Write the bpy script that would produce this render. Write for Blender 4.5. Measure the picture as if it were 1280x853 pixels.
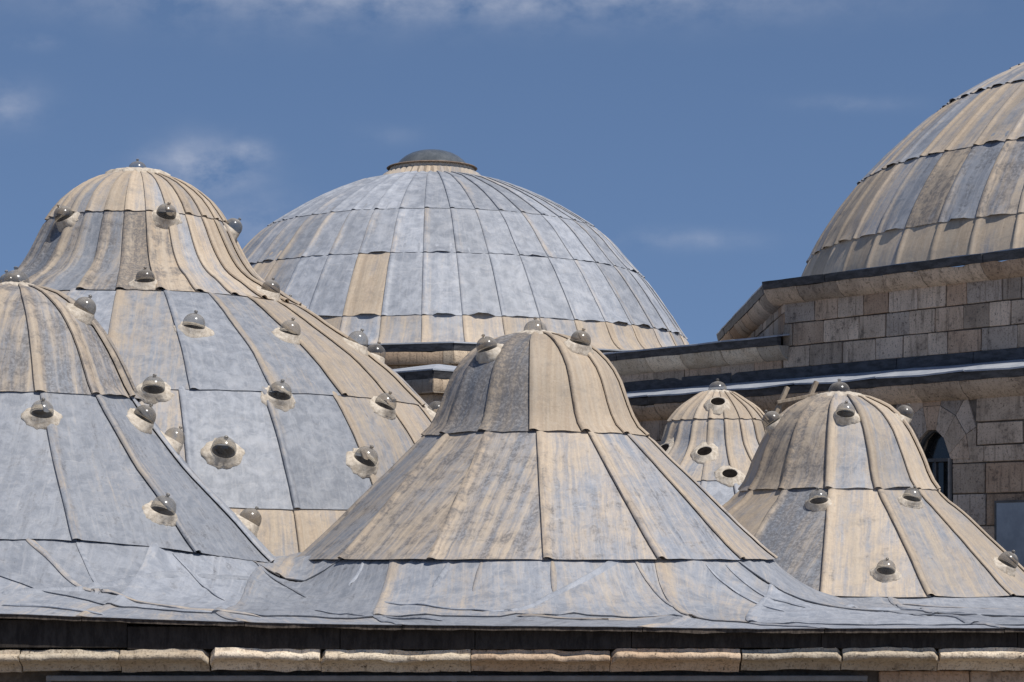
import bpy, bmesh, math, random
import numpy as np
from mathutils import Vector, Matrix, noise

for o in list(bpy.data.objects): bpy.data.objects.remove(o)
scene = bpy.context.scene
COL = scene.collection
EYE = 6.0                    # eye height above the ground; heights below are given from the eye level

# ------------------------------------------------------------------ camera, sky, sun, exposure
cam_d = bpy.data.cameras.new('camera'); cam = bpy.data.objects.new('camera', cam_d); COL.objects.link(cam)
cam.location = (0, 0, EYE); cam.rotation_euler = (math.radians(90), 0, 0)
cam_d.lens = 80; cam_d.sensor_width = 36; cam_d.shift_y = 0.2098
cam_d.clip_start = 0.1; cam_d.clip_end = 5000
scene.camera = cam

SUN_AZ, SUN_EL = 44.0, 55.0          # degrees to the right of straight behind the camera / above the horizon
sx, sy, sz = (math.sin(math.radians(SUN_AZ))*math.cos(math.radians(SUN_EL)),
              -math.cos(math.radians(SUN_AZ))*math.cos(math.radians(SUN_EL)), math.sin(math.radians(SUN_EL)))
sun_d = bpy.data.lights.new('sun', 'SUN'); sun_d.energy = 4.25; sun_d.angle = math.radians(0.53); sun_d.color = (1.0, 0.945, 0.87)
sun = bpy.data.objects.new('sun', sun_d); COL.objects.link(sun)
sun.rotation_euler = Vector((sx, sy, sz)).to_track_quat('Z', 'Y').to_euler()
sun.location = (30, -20, 60)

world = bpy.data.worlds.new('World'); scene.world = world; world.use_nodes = True
def build_world():
    nt = world.node_tree; nt.nodes.clear(); N = nt.nodes.new; L = nt.links.new
    out = N('ShaderNodeOutputWorld'); bg = N('ShaderNodeBackground'); bg.inputs['Strength'].default_value = 0.11
    sky = N('ShaderNodeTexSky'); sky.sky_type = 'NISHITA'; sky.sun_disc = False
    sky.sun_elevation = math.radians(SUN_EL); sky.sun_rotation = math.atan2(sx, sy)
    sky.altitude = 2600; sky.air_density = 1.0; sky.dust_density = 0.0; sky.ozone_density = 2.4
    tc = N('ShaderNodeTexCoord')
    # clear dry air: the horizon stays blue, so the sky is read a little higher than it stands
    sepd = N('ShaderNodeSeparateXYZ'); L(tc.outputs['Generated'], sepd.inputs[0])
    lift = N('ShaderNodeMath'); lift.operation = 'MULTIPLY_ADD'; lift.inputs[1].default_value = 0.75; lift.inputs[2].default_value = 0.22
    L(sepd.outputs['Z'], lift.inputs[0])
    comb = N('ShaderNodeCombineXYZ'); L(sepd.outputs['X'], comb.inputs[0]); L(sepd.outputs['Y'], comb.inputs[1]); L(lift.outputs[0], comb.inputs[2])
    nrm = N('ShaderNodeVectorMath'); nrm.operation = 'NORMALIZE'; L(comb.outputs[0], nrm.inputs[0])
    L(nrm.outputs[0], sky.inputs[0])
    def math_(op, a, b=None, clamp=False):
        m = N('ShaderNodeMath'); m.operation = op; m.use_clamp = clamp
        for i, x in enumerate((a, b)):
            if x is None: continue
            if isinstance(x, (int, float)): m.inputs[i].default_value = x
            else: L(x, m.inputs[i])
        return m.outputs[0]
    ay = math_('ABSOLUTE', sepd.outputs['Y']); ay = math_('MAXIMUM', ay, 0.05)
    px = math_('DIVIDE', sepd.outputs['X'], ay); pz = math_('DIVIDE', sepd.outputs['Z'], ay)
    cv = N('ShaderNodeCombineXYZ'); L(px, cv.inputs[0]); L(math_('MULTIPLY', pz, 1.5), cv.inputs[1])
    n1 = N('ShaderNodeTexNoise'); n1.inputs['Scale'].default_value = 30; n1.inputs['Detail'].default_value = 7; n1.inputs['Roughness'].default_value = 0.58
    L(cv.outputs[0], n1.inputs['Vector'])
    n2 = N('ShaderNodeTexNoise'); n2.inputs['Scale'].default_value = 4.5; n2.inputs['Detail'].default_value = 3
    L(cv.outputs[0], n2.inputs['Vector'])
    # thin cirrus banks: (azimuth tangent, height tangent, half width, half height, weight)
    banks = [(-0.03, .249, .13, .012, 1.15), (-.10, .246, .06, .014, .45), (.10, .254, .06, .008, .25), (-.2265, .198, .016, .008, .75), (-.136, .170, .020, .010, 1.25), (-.118, .177, .010, .005, 1.0), (-.150, .165, .012, .005, .8),
             (.075, .139, .026, .004, .42), (.150, .199, .022, .003, .3), (-.115, .146, .02, .012, .5), (-.055, .185, .016, .004, .16), (-.21, .226, .01, .003, .35)]
    tot = None
    for bx, bz, hw, hh, wt in banks:
        dx = math_('DIVIDE', math_('SUBTRACT', px, bx), hw); dz = math_('DIVIDE', math_('SUBTRACT', pz, bz), hh)
        d2 = math_('ADD', math_('MULTIPLY', dx, dx), math_('MULTIPLY', dz, dz))
        g = math_('MULTIPLY', math_('POWER', 2.718, math_('MULTIPLY', d2, -0.8)), wt)
        tot = g if tot is None else math_('MAXIMUM', tot, g)
    far = math_('MULTIPLY', math_('SUBTRACT', n2.outputs['Fac'], 0.66, True), 2.2)   # loose cirrus elsewhere
    tot = math_('MAXIMUM', tot, far)
    c = math_('MULTIPLY', tot, math_('MULTIPLY', math_('SUBTRACT', n1.outputs['Fac'], 0.36, True), 3.0), True)
    c = math_('MULTIPLY', c, 0.62)
    up = math_('GREATER_THAN', sepd.outputs['Z'], -0.02); c = math_('MULTIPLY', c, up)
    mix = N('ShaderNodeMix'); mix.data_type = 'RGBA'; L(c, mix.inputs['Factor']); L(sky.outputs[0], mix.inputs['A'])
    mix.inputs['B'].default_value = (4.9, 5.2, 6.1, 1)
    L(mix.outputs['Result'], bg.inputs[0]); L(bg.outputs[0], out.inputs[0])
build_world()
scene.view_settings.view_transform = 'Standard'; scene.view_settings.look = 'None'
scene.view_settings.exposure = 0.0; scene.view_settings.gamma = 1.0; scene.view_settings.use_curve_mapping = False
scene.render.engine = 'CYCLES'

# ------------------------------------------------------------------ helpers
rng = random.Random(7)
def link(o, parent=None):
    COL.objects.link(o)
    if parent is not None: o.parent = parent
    return o
def mesh_obj(name, verts, faces, mat, parent=None, uvs=None, smooth=True, sharp=None, loc=None):
    me = bpy.data.meshes.new(name); me.from_pydata([tuple(v) for v in verts], [], faces)
    if uvs is not None:
        ul = me.uv_layers.new(name='uv'); li = np.empty(len(me.loops), dtype=np.int32); me.loops.foreach_get('vertex_index', li)
        ul.data.foreach_set('uv', np.asarray(uvs, dtype=np.float32)[li].ravel())
    if smooth:
        me.polygons.foreach_set('use_smooth', [True]*len(me.polygons))
        if sharp: me.set_sharp_from_angle(angle=math.radians(sharp))
    me.materials.append(mat); me.update()
    o = link(bpy.data.objects.new(name, me), parent)
    if loc is not None: o.location = loc
    return o
def thing(name, label, cat, loc=(0, 0, 0), group=None):
    o = link(bpy.data.objects.new(name, None)); o.location = loc; o.empty_display_size = .3
    o['label'] = label; o['category'] = cat
    if group: o['group'] = group
    return o
def grid_faces(nr, nc, wrap=False):
    f = []
    for i in range(nr-1):
        for j in range(nc if wrap else nc-1):
            k = (j+1) % nc; f.append((i*nc+j, i*nc+k, (i+1)*nc+k, (i+1)*nc+j))
    return f
def lathe(name, prof, n, mat, parent, M=None, wob=0.0, sharp=40):
    vs = []
    for r, z in prof:
        for j in range(n):
            a = 2*math.pi*j/n; rr = r*(1+wob*noise.noise(Vector((math.cos(a)*2, math.sin(a)*2, z*3+len(vs)*0))))
            v = Vector((rr*math.cos(a), rr*math.sin(a), z)); vs.append(M @ v if M is not None else v)
    return mesh_obj(name, vs, grid_faces(len(prof), n, True), mat, parent, sharp=sharp)
def box(name, lo, hi, mat, parent, bev=0.0, M=None):
    bm = bmesh.new(); bmesh.ops.create_cube(bm, size=1.0)
    for v in bm.verts: v.co = Vector([lo[i]+(v.co[i]+.5)*(hi[i]-lo[i]) for i in range(3)])
    if bev: bmesh.ops.bevel(bm, geom=bm.edges[:], offset=bev, segments=1, affect='EDGES')
    if M is not None: bmesh.ops.transform(bm, matrix=M, verts=bm.verts)
    me = bpy.data.meshes.new(name); bm.to_mesh(me); bm.free(); me.materials.append(mat)
    return link(bpy.data.objects.new(name, me), parent)

# ------------------------------------------------------------------ materials
class NT:
    def __init__(s, name):
        s.m = bpy.data.materials.new(name); s.m.use_nodes = True; s.t = s.m.node_tree; s.t.nodes.clear()
        s.out = s.n('ShaderNodeOutputMaterial')
    def n(s, k): return s.t.nodes.new(k)
    def l(s, a, b): s.t.links.new(a, b)
    def val(s, sock, v):
        if isinstance(v, (int, float)): sock.default_value = v
        elif isinstance(v, tuple): sock.default_value = v if len(v) == len(sock.default_value) else tuple(v)+(1,)
        else: s.l(v, sock)
    def math(s, op, a, b=0.0, c=None, clamp=False):
        m = s.n('ShaderNodeMath'); m.operation = op; m.use_clamp = clamp; s.val(m.inputs[0], a); s.val(m.inputs[1], b)
        if c is not None: s.val(m.inputs[2], c)
        return m.outputs[0]
    def vmath(s, op, a, b): 
        m = s.n('ShaderNodeVectorMath'); m.operation = op; s.val(m.inputs[0], a); s.val(m.inputs[1], b); return m.outputs[0]
    def noise(s, vec, scale, detail=4, rough=.55, dist=0.0):
        m = s.n('ShaderNodeTexNoise'); m.inputs['Scale'].default_value = scale; m.inputs['Detail'].default_value = detail
        m.inputs['Roughness'].default_value = rough; m.inputs['Distortion'].default_value = dist; s.l(vec, m.inputs['Vector']); return m.outputs['Fac']
    def mix(s, f, a, b):
        m = s.n('ShaderNodeMix'); m.data_type = 'RGBA'; s.val(m.inputs['Factor'], f); s.val(m.inputs['A'], a); s.val(m.inputs['B'], b); return m.outputs['Result']
    def smooth(s, x, a, b):
        m = s.n('ShaderNodeMapRange'); m.interpolation_type = 'SMOOTHSTEP'; s.val(m.inputs['Value'], x); s.val(m.inputs['From Min'], a); s.val(m.inputs['From Max'], b); return m.outputs['Result']
    def attr(s, name):
        m = s.n('ShaderNodeAttribute'); m.attribute_type = 'OBJECT'; m.attribute_name = name; return m.outputs['Fac']
    def rand(s): return s.n('ShaderNodeObjectInfo').outputs['Random']
    def bump(s, h, strength=.4, dist=.02):
        b = s.n('ShaderNodeBump'); b.inputs['Strength'].default_value = strength; b.inputs['Distance'].default_value = dist; s.l(h, b.inputs['Height']); return b.outputs[0]
    def pbr(s, col, rough, spec=.35, nrm=None, metal=0.0):
        p = s.n('ShaderNodeBsdfPrincipled'); s.val(p.inputs['Base Color'], col); s.val(p.inputs['Roughness'], rough)
        p.inputs['Specular IOR Level'].default_value = spec; p.inputs['Metallic'].default_value = metal
        if nrm is not None: s.l(nrm, p.inputs['Normal'])
        s.l(p.outputs[0], s.out.inputs[0]); return p

def lead_material(name, k=1.0, big=1.0):
    """weathered sheet lead: blue grey metal, chalky bloom, ochre dust washed down the slope, dark worn streaks"""
    s = NT(name)
    uv = s.n('ShaderNodeUVMap'); uv.uv_map = 'uv'
    rnd = s.rand()
    off = s.n('ShaderNodeCombineXYZ'); s.val(off.inputs[0], s.math('MULTIPLY', rnd, 61.0)); s.val(off.inputs[1], s.math('MULTIPLY', rnd, 37.0)); s.val(off.inputs[2], s.math('MULTIPLY', rnd, 17.0))
    p = s.vmath('ADD', uv.outputs[0], off.outputs[0])
    p = s.vmath('MULTIPLY', p, (1/big, 1/big, 1/big))
    wn = s.n('ShaderNodeTexNoise'); wn.inputs['Scale'].default_value = 4.5; wn.inputs['Detail'].default_value = 3; s.l(p, wn.inputs['Vector'])
    wv = s.vmath('MULTIPLY', s.vmath('SUBTRACT', wn.outputs['Color'], (.5, .5, .5)), (.07, .13, .1)); p0 = p; p = s.vmath('ADD', p, wv)
    streak = s.vmath('MULTIPLY', p, (10.0, 0.55, 1)); fstreak = s.vmath('MULTIPLY', s.vmath('ADD', p0, s.vmath('MULTIPLY', wv, (.25, .25, 1))), (30.0, 1.3, 1)); hband = s.vmath('MULTIPLY', p, (2.2, 6.0, 1)); blot = s.vmath('MULTIPLY', p, (1.9, 1.1, 1))
    nS = s.noise(streak, 1.0, 7, .66, .3); nT = s.noise(fstreak, 1.0, 5, .65, .2); nB = s.noise(blot, 1.0, 6, .62, .4); nF = s.noise(p, 30, 5, .7); nH = s.noise(hband, 1.0, 6, .65, .25); nM = s.noise(p, 6.5, 6, .68, .4)
    tan = s.attr('tan'); dark = s.attr('dark')
    sepu = s.n('ShaderNodeSeparateXYZ'); s.l(uv.outputs[0], sepu.inputs[0])
    ridge = s.smooth(s.math('ABSOLUTE', sepu.outputs[0]), .13*big, .01)          # dust lodges along the rolled seams
    m = s.math('ADD', s.math('MULTIPLY', nS, .35), s.math('MULTIPLY', nB, .33))
    m = s.math('ADD', m, s.math('MULTIPLY', nT, .22)); m = s.math('ADD', m, s.math('MULTIPLY', nM, .18)); m = s.math('ADD', m, s.math('MULTIPLY', nF, .12)); m = s.math('ADD', m, s.math('MULTIPLY', ridge, .10))
    thr = s.math('MULTIPLY_ADD', tan, -0.26, 0.74)
    tm = s.smooth(m, s.math('ADD', thr, -.11), s.math('ADD', thr, .13))
    blue = s.mix(s.smooth(nM, .32, .70), (.188*k, .211*k, .250*k), (.338*k, .361*k, .400*k))
    blue = s.mix(s.math('MULTIPLY', s.smooth(nH, .47, .70), .36), blue, (.42*k, .43*k, .45*k))          # chalk bloom in wiped bands
    blue = s.mix(s.math('MULTIPLY', s.smooth(nT, .50, .70), .40), blue, (.40*k, .41*k, .43*k))
    chalk = s.smooth(s.noise(s.vmath('MULTIPLY', p, (5.0, 2.2, 1)), 2.2, 7, .76, .9), .63, .72)
    blue = s.mix(s.math('MULTIPLY', chalk, .6), blue, (.52*k, .52*k, .53*k))
    scr = s.smooth(s.noise(s.vmath('MULTIPLY', s.vmath('ADD', p, (3.1, 8.7, 0)), (1.6, 22.0, 1)), 1.0, 4, .6, 1.6), .64, .70)
    blue = s.mix(s.math('MULTIPLY', scr, .3), blue, (.54*k, .54*k, .55*k))
    och = s.mix(s.smooth(s.math('ADD', s.math('MULTIPLY', nF, .4), s.math('MULTIPLY', nT, .6)), .38, .64), (.405*k, .300*k, .192*k), (.53*k, .415*k, .280*k))
    och = s.mix(s.math('MULTIPLY', s.smooth(nS, .45, .68), .55), och, (.44*k, .368*k, .275*k))
    och = s.mix(s.math('MULTIPLY', s.smooth(nH, .50, .70), .5), och, (.28*k, .228*k, .168*k))
    col = s.mix(s.math('MULTIPLY', tm, .86), blue, och)
    col = s.mix(.12, col, (.375*k, .350*k, .315*k))
    dm = s.math('ADD', s.math('MULTIPLY', s.math('SUBTRACT', 1.0, nS), .40), s.math('ADD', s.math('MULTIPLY', nH, .22), s.math('MULTIPLY', nM, .38)))
    dthr = s.math('MULTIPLY_ADD', dark, -0.13, 0.595)
    dmask = s.smooth(dm, s.math('ADD', dthr, -.04), s.math('ADD', dthr, .09))
    dmask = s.math('MULTIPLY', dmask, s.math('MULTIPLY_ADD', s.smooth(nF, .32, .60), .75, .25))
    col = s.mix(s.math('MULTIPLY', dmask, .78), col, (.085*k, .088*k, .098*k))
    mot = s.noise(s.vmath('MULTIPLY', p, (15.0, 8.0, 1)), 1.0, 6, .72, .5); col = s.mix(s.math('MULTIPLY', s.smooth(mot, .52, .72), .30), col, (.15*k, .145*k, .145*k)); col = s.mix(s.math('MULTIPLY', s.smooth(mot, .46, .28), .22), col, (.52*k, .49*k, .45*k))
    spk = s.smooth(s.noise(p, 58, 2, .5), .69, .75); col = s.mix(s.math('MULTIPLY', spk, .45), col, (.10*k, .095*k, .09*k))
    tone = s.math('MULTIPLY_ADD', rnd, .30, .84)
    tc = s.n('ShaderNodeVectorMath'); tc.operation = 'SCALE'; s.l(col, tc.inputs[0]); s.l(tone, tc.inputs['Scale'])
    h = s.math('ADD', s.math('MULTIPLY', nM, .55), s.math('ADD', s.math('MULTIPLY', nF, .22), s.math('MULTIPLY', nH, .5)))
    r = s.math('MULTIPLY_ADD', tm, .16, .56)
    s.pbr(tc.outputs[0], r, .32, s.bump(h, .5, .025)); return s.m

def stone_material(name, c1, c2, dirt=.5, scale=1.0):
    s = NT(name); tc = s.n('ShaderNodeTexCoord'); geo = s.n('ShaderNodeNewGeometry'); rnd = s.rand()
    off = s.n('ShaderNodeCombineXYZ'); s.val(off.inputs[0], s.math('MULTIPLY', rnd, 53.0)); s.val(off.inputs[2], s.math('MULTIPLY', rnd, 29.0))
    p = s.vmath('ADD', geo.outputs['Position'], off.outputs[0])
    p = s.vmath('MULTIPLY', p, (scale, scale, scale))
    n1 = s.noise(p, 1.6, 5, .6, .4); n2 = s.noise(p, 9, 5, .65); n3 = s.noise(p, 34, 3, .6)
    col = s.mix(s.smooth(n1, .3, .7), c1, c2)
    tone = s.math('MULTIPLY_ADD', rnd, .62, .64)
    v = s.n('ShaderNodeVectorMath'); v.operation = 'SCALE'; s.l(col, v.inputs[0]); s.l(tone, v.inputs['Scale'])
    col = v.outputs[0]
    # some stones lean to rust, some to grey
    h2 = s.math('FRACT', s.math('MULTIPLY', rnd, 7.31))
    col = s.mix(s.math('MULTIPLY', s.smooth(h2, .72, .95), .5), col, (.42, .24, .13))
    col = s.mix(s.math('MULTIPLY', s.smooth(h2, .30, .05), .45), col, (.36, .33, .30))
    dm = s.smooth(s.math('ADD', s.math('MULTIPLY', n2, .6), s.math('MULTIPLY', n1, .4)), .66-.16*dirt, .78-.10*dirt)
    stv = s.noise(s.vmath('MULTIPLY', p, (14, 14, 1.3)), 1.0, 5, .65, .3); col = s.mix(s.math('MULTIPLY', s.smooth(stv, .50, .70), .55), col, (.12, .090, .065))
    col = s.mix(s.math('MULTIPLY', s.smooth(n3, .52, .66), .45), col, (.09, .07, .055))
    col = s.mix(s.math('MULTIPLY', dm, .72), col, (.060, .050, .042))
    pits = s.smooth(s.noise(p, 17, 3, .55), .66, .72); col = s.mix(s.math('MULTIPLY', pits, .6), col, (.045, .038, .032))
    h = s.math('SUBTRACT', s.math('ADD', s.math('MULTIPLY', n2, .6), s.math('MULTIPLY', n3, .3)), s.math('MULTIPLY', pits, .5))
    s.pbr(col, .88, .2, s.bump(h, .7, .03)); return s.m

def plain_material(name, c1, c2, scale=6, rough=.8, spec=.25, metal=0.0, stretch=(1, 1, 1), bump=.3):
    s = NT(name); tc = s.n('ShaderNodeTexCoord')
    geo = s.n('ShaderNodeNewGeometry'); p = s.vmath('MULTIPLY', geo.outputs['Position'], stretch)
    n = s.noise(p, scale, 5, .62, .2); nf = s.noise(p, scale*6, 3, .6)
    col = s.mix(s.smooth(s.math('ADD', s.math('MULTIPLY', n, .75), s.math('MULTIPLY', nf, .25)), .35, .65), c1, c2)
    s.pbr(col, rough, spec, s.bump(s.math('ADD', n, s.math('MULTIPLY', nf, .4)), bump, .01), metal); return s.m

def glass_material(name, tint, dust):
    """old dusty bell glass: thin clear shell, sky reflected at its rim, film of dirt on top"""
    s = NT(name); geo = s.n('ShaderNodeNewGeometry')
    tr = s.n('ShaderNodeBsdfTransparent'); s.val(tr.inputs[0], tint)
    gl = s.n('ShaderNodeBsdfGlossy'); gl.inputs['Roughness'].default_value = .20; s.val(gl.inputs['Color'], (.9, .92, .95))
    df = s.n('ShaderNodeBsdfDiffuse'); nz = s.noise(geo.outputs['Position'], 9, 4, .6)
    s.l(s.mix(s.smooth(nz, .35, .65), (.27, .25, .22), (.42, .39, .35)), df.inputs[0])
    lw = s.n('ShaderNodeLayerWeight'); lw.inputs['Blend'].default_value = .35
    fr = s.math('MULTIPLY_ADD', s.math('POWER', lw.outputs['Facing'], 3.0), .65, .05)
    m1 = s.n('ShaderNodeMixShader'); s.l(fr, m1.inputs[0]); s.l(tr.outputs[0], m1.inputs[1]); s.l(gl.outputs[0], m1.inputs[2])
    sep = s.n('ShaderNodeSeparateXYZ'); s.l(geo.outputs['Normal'], sep.inputs[0])
    up = s.smooth(sep.outputs['Z'], .0, .9)      # dust settles on what faces up
    f = s.math('MULTIPLY_ADD', up, dust*.7, dust*.15)
    f = s.math('ADD', f, s.math('MULTIPLY', lw.outputs['Facing'], .36)); f = s.math('MULTIPLY', f, s.math('MULTIPLY_ADD', nz, .8, .6), clamp=True)
    m2 = s.n('ShaderNodeMixShader'); s.val(m2.inputs[0], f); s.l(m1.outputs[0], m2.inputs[1]); s.l(df.outputs[0], m2.inputs[2])
    s.l(m2.outputs[0], s.out.inputs[0]); return s.m

LEAD = lead_material('weathered_lead', 1.08); LEADFAR = lead_material('weathered_lead_large', 1.14, 1.9)
STONE = stone_material('limestone_ashlar', (.66, .52, .39), (.47, .365, .27), .85)
CORN = stone_material('limestone_cornice', (.84, .73, .57), (.68, .55, .40), .5, 1.5)
STONEFAR = stone_material('limestone_pale', (.62, .50, .36), (.50, .39, .28), .35)
MORTAR = plain_material('lime_mortar', (.42, .36, .285), (.66, .59, .49), 18, .92, .15, bump=.8)
JOINT = plain_material('joint_mortar', (.10, .085, .07), (.19, .16, .13), 8, .95, .1)
DARKLEAD = plain_material('dark_lead', (.038, .038, .040), (.095, .096, .100), 4, .6, .3, stretch=(1, 1, 3))
FASCIA = plain_material('dark_board', (.026, .022, .020), (.058, .050, .044), 9, .8, .2, stretch=(2.2, 1, .6))  # near-black board colour, slightly mottled
PALELEAD = plain_material('pale_lead', (.30, .33, .38), (.46, .48, .51), 3, .55, .35)
INSIDE = plain_material('interior_shade_black', (.006, .005, .005), (.016, .013, .011), 12, .95, .05)  # near-black colour puts the shade inside openings into the material
GLASS = glass_material('bell_glass', (.80, .795, .78), .28)
OLDGLASS = glass_material('clouded_bell_glass', (.58, .56, .53), .45)
CAPGLASS = plain_material('grey_cap_glass', (.085, .095, .10), (.14, .15, .155), 4, .16, .8, bump=.05)
RIM = plain_material('rusty_rim', (.14, .10, .075), (.24, .19, .15), 9, .8, .2)
WOOD = plain_material('grey_wood', (.23, .18, .13), (.36, .30, .23), 7, .8, .2, stretch=(4, 4, 1))
FRAME = plain_material('painted_frame', (.20, .185, .165), (.28, .26, .235), 6, .6, .3)
METAL = plain_material('window_metal', (.055, .055, .055), (.10, .10, .10), 9, .5, .4)
PANE = plain_material('dark_pane', (.010, .012, .014), (.022, .024, .026), 5, .12, .6, bump=.02)
BOARD = plain_material('blue_grey_board', (.24, .28, .32), (.33, .375, .42), 2.2, .45, .4, bump=.1)
EDGE = plain_material('brown_edge', (.045, .036, .030), (.13, .105, .085), 16, .85, .2, stretch=(2, 1, 1))  # mottled dark brown for the board under the lead edge
GROUND = plain_material('ground_soil', (.16, .13, .095), (.24, .20, .15), .8, .95, .1, bump=.6)

# ------------------------------------------------------------------ domes
class Dome:
    def __init__(s, thing_, X, Y, zb, prof):
        s.t, s.X, s.Y, s.zb = thing_, X, Y, zb
        P = np.array(prof, float); P = np.vstack([2*P[0]-P[1], P, 2*P[-1]-P[-2]]); out = []
        for i in range(1, len(P)-2):
            for t in np.linspace(0, 1, 14, endpoint=False):
                a, b, c, d = P[i-1], P[i], P[i+1], P[i+2]
                out.append(.5*((2*b)+(c-a)*t+(2*a-5*b+4*c-d)*t*t+(3*b-a-3*c+d)*t**3))
        out.append(P[-2]); Q = np.array(out)
        s.S = np.concatenate([[0], np.cumsum(np.hypot(*np.diff(Q, axis=0).T))]); s.R, s.Z = Q[:, 0], Q[:, 1]
        ds = .04; g = np.arange(0, s.S[-1], ds); r = np.interp(g, s.S, s.R); z = np.interp(g, s.S, s.Z)
        tr, tz = np.gradient(r), np.gradient(z); n = np.hypot(tr, tz); s.g, s.nr, s.nz = g, -tz/n, tr/n
    def s_of_z(s, z): return float(np.interp(-z, -s.Z, s.S))
    def r(s, q): return float(np.interp(q, s.S, s.R))
    def surf(s, th, q, o):
        r = np.interp(q, s.S, s.R)+o*np.interp(q, s.g, s.nr); z = np.interp(q, s.S, s.Z)+o*np.interp(q, s.g, s.nz)
        return Vector((r*math.sin(th), -r*math.cos(th), z-s.zb))
    def normal(s, th, q):
        a, b = float(np.interp(q, s.g, s.nr)), float(np.interp(q, s.g, s.nz)); return Vector((a*math.sin(th), -a*math.cos(th), b))

HUMP = [(-.50, .05), (-1.0, .30), (-.92, .72), (-.50, 1.0), (.0, 1.0), (.45, .70), (.85, .22), (1.3, 0)]
def sheet(D, tier, th0, dth, s0, s1f, hw, hh, nv, nint, tan, dark, lift=0.0, first=False, lap=.014, dent=.009, mat=None, seed=0):
    """one lead sheet: its left edge is rolled over its neighbour, its foot laps over the sheet below"""
    rr = random.Random(seed*7919+13); sm = s1f(th0+dth/2)
    wav = [rr.uniform(-1, 1) for _ in range(4)]; hh *= rr.uniform(.65, 1.1)
    und = .30 if mat is not None else .07; rows = [(-.05 if not first else 0., 0, -.010)]+[(t, 1, 0) for t in np.linspace(0, 1, nv)]
    ncol = len(HUMP)+nint; vs, uv = [], []
    ntot = len(rows)+1
    fold = rr.choice((0, .5, 1, 1.2)); lift *= rr.choice((.05, .35, .8, 1.0, 1.25)); liftc = .5+rr.uniform(-.08, .08)
    for ri in range(ntot):
        under = ri == ntot-1
        t, kind, extra = rows[min(ri, len(rows)-1)]
        for ci in range(ncol):
            # column position
            for _ in (0,):
                th_est = th0
            f = 0.0
            if ci >= len(HUMP): f = (ci-len(HUMP)+1)/nint
            s1 = s1f(th0+dth*f)+.010*wav[0]*math.sin(f*5+wav[1]*6)+.006*wav[2]*math.sin(f*13+wav[3]*6)
            q = (s0-und) if kind == 0 and not first else s0+(s1+.03-s0)*(t if kind else 0)
            if under: q = s1+.012
            q = max(q, 0.0)
            rad = max(D.r(q), .02); W = rad*dth; w = min(hw, .2*W)
            sc = w/hw
            hf = 1.0 if first else min(1.0, max(.25, (q-s0+.03)/.11))
            if ci < len(HUMP):
                a = HUMP[ci][0]*w; o = HUMP[ci][1]*hh*sc*hf+.004
            else:
                a = 1.3*w+(W-1.3*w)*f; o = 0.0
                if ci == ncol-1: o = -.004
                elif mat is not None and nint >= 8 and ci-len(HUMP)+1 in (2, 6): o += .013*fold
            th = th0+a/rad
            d_end = (s1+.03)-q
            o += lap*max(0., 1-d_end/.22)**1.5
            if lift and ci >= len(HUMP)-1:
                e = (a/W-liftc)/(.26 if mat is not None else .3); pr = max(0., 1-abs(e)**2.6) if abs(e) < 1 else 0.
                o += lift*min(1., pr*1.6)*max(0., 1-d_end/(.20 if mat is not None else lift*3.))**1.1
            pnt = D.surf(th, q, 0); wp = pnt+Vector((D.X, D.Y, 0))
            o += dent*noise.noise(wp*1.5)+dent*.55*noise.noise(wp*4.2)
            o += extra
            if under: o -= .011+(.6*lift*0)
            vs.append(D.surf(th, q, o)); uv.append((a, q))
    ob = mesh_obj('lead_sheet', vs, grid_faces(ntot, ncol), mat or LEAD, D.t, uv, sharp=50); tan = .34+(tan-.34)*.86
    ob['tan'] = float(tan); ob['dark'] = float(dark)
    return ob

def tier(D, z0, z1, n, ph, hw, hh, nv, nint, tan, dark, lift=0, first=False, rng_deg=(-180, 180), mat=None, dent=.009, zend=None, spread=.25, lap=.014, fix=None):
    s0 = 0.0 if z0 is None else D.s_of_z(z0); dth = 2*math.pi/n
    def s1f(th):
        return D.s_of_z(z1+(zend(th) if zend else 0))
    for k in range(n):
        th0 = math.radians(ph)+k*dth
        while th0 > math.pi: th0 -= 2*math.pi
        mid = math.degrees(th0+dth/2)
        if not (rng_deg[0] <= mid <= rng_deg[1]): continue
        r1, r2 = rng.uniform(-spread, spread), rng.uniform(-spread, spread)
        tv = tan(mid) if callable(tan) else tan; dv = dark(mid) if callable(dark) else dark
        if fix:
            for a, b, t_, d_ in fix:
                if a <= mid < b: tv, dv, r1, r2 = t_, d_, 0, 0
        sheet(D, 0, th0, dth, s0, s1f, hw, hh, nv, nint, tv+r1, dv+r2, lift*rng.uniform(.6, 1.2), first, lap, dent, mat, rng.randrange(10**6))

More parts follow.
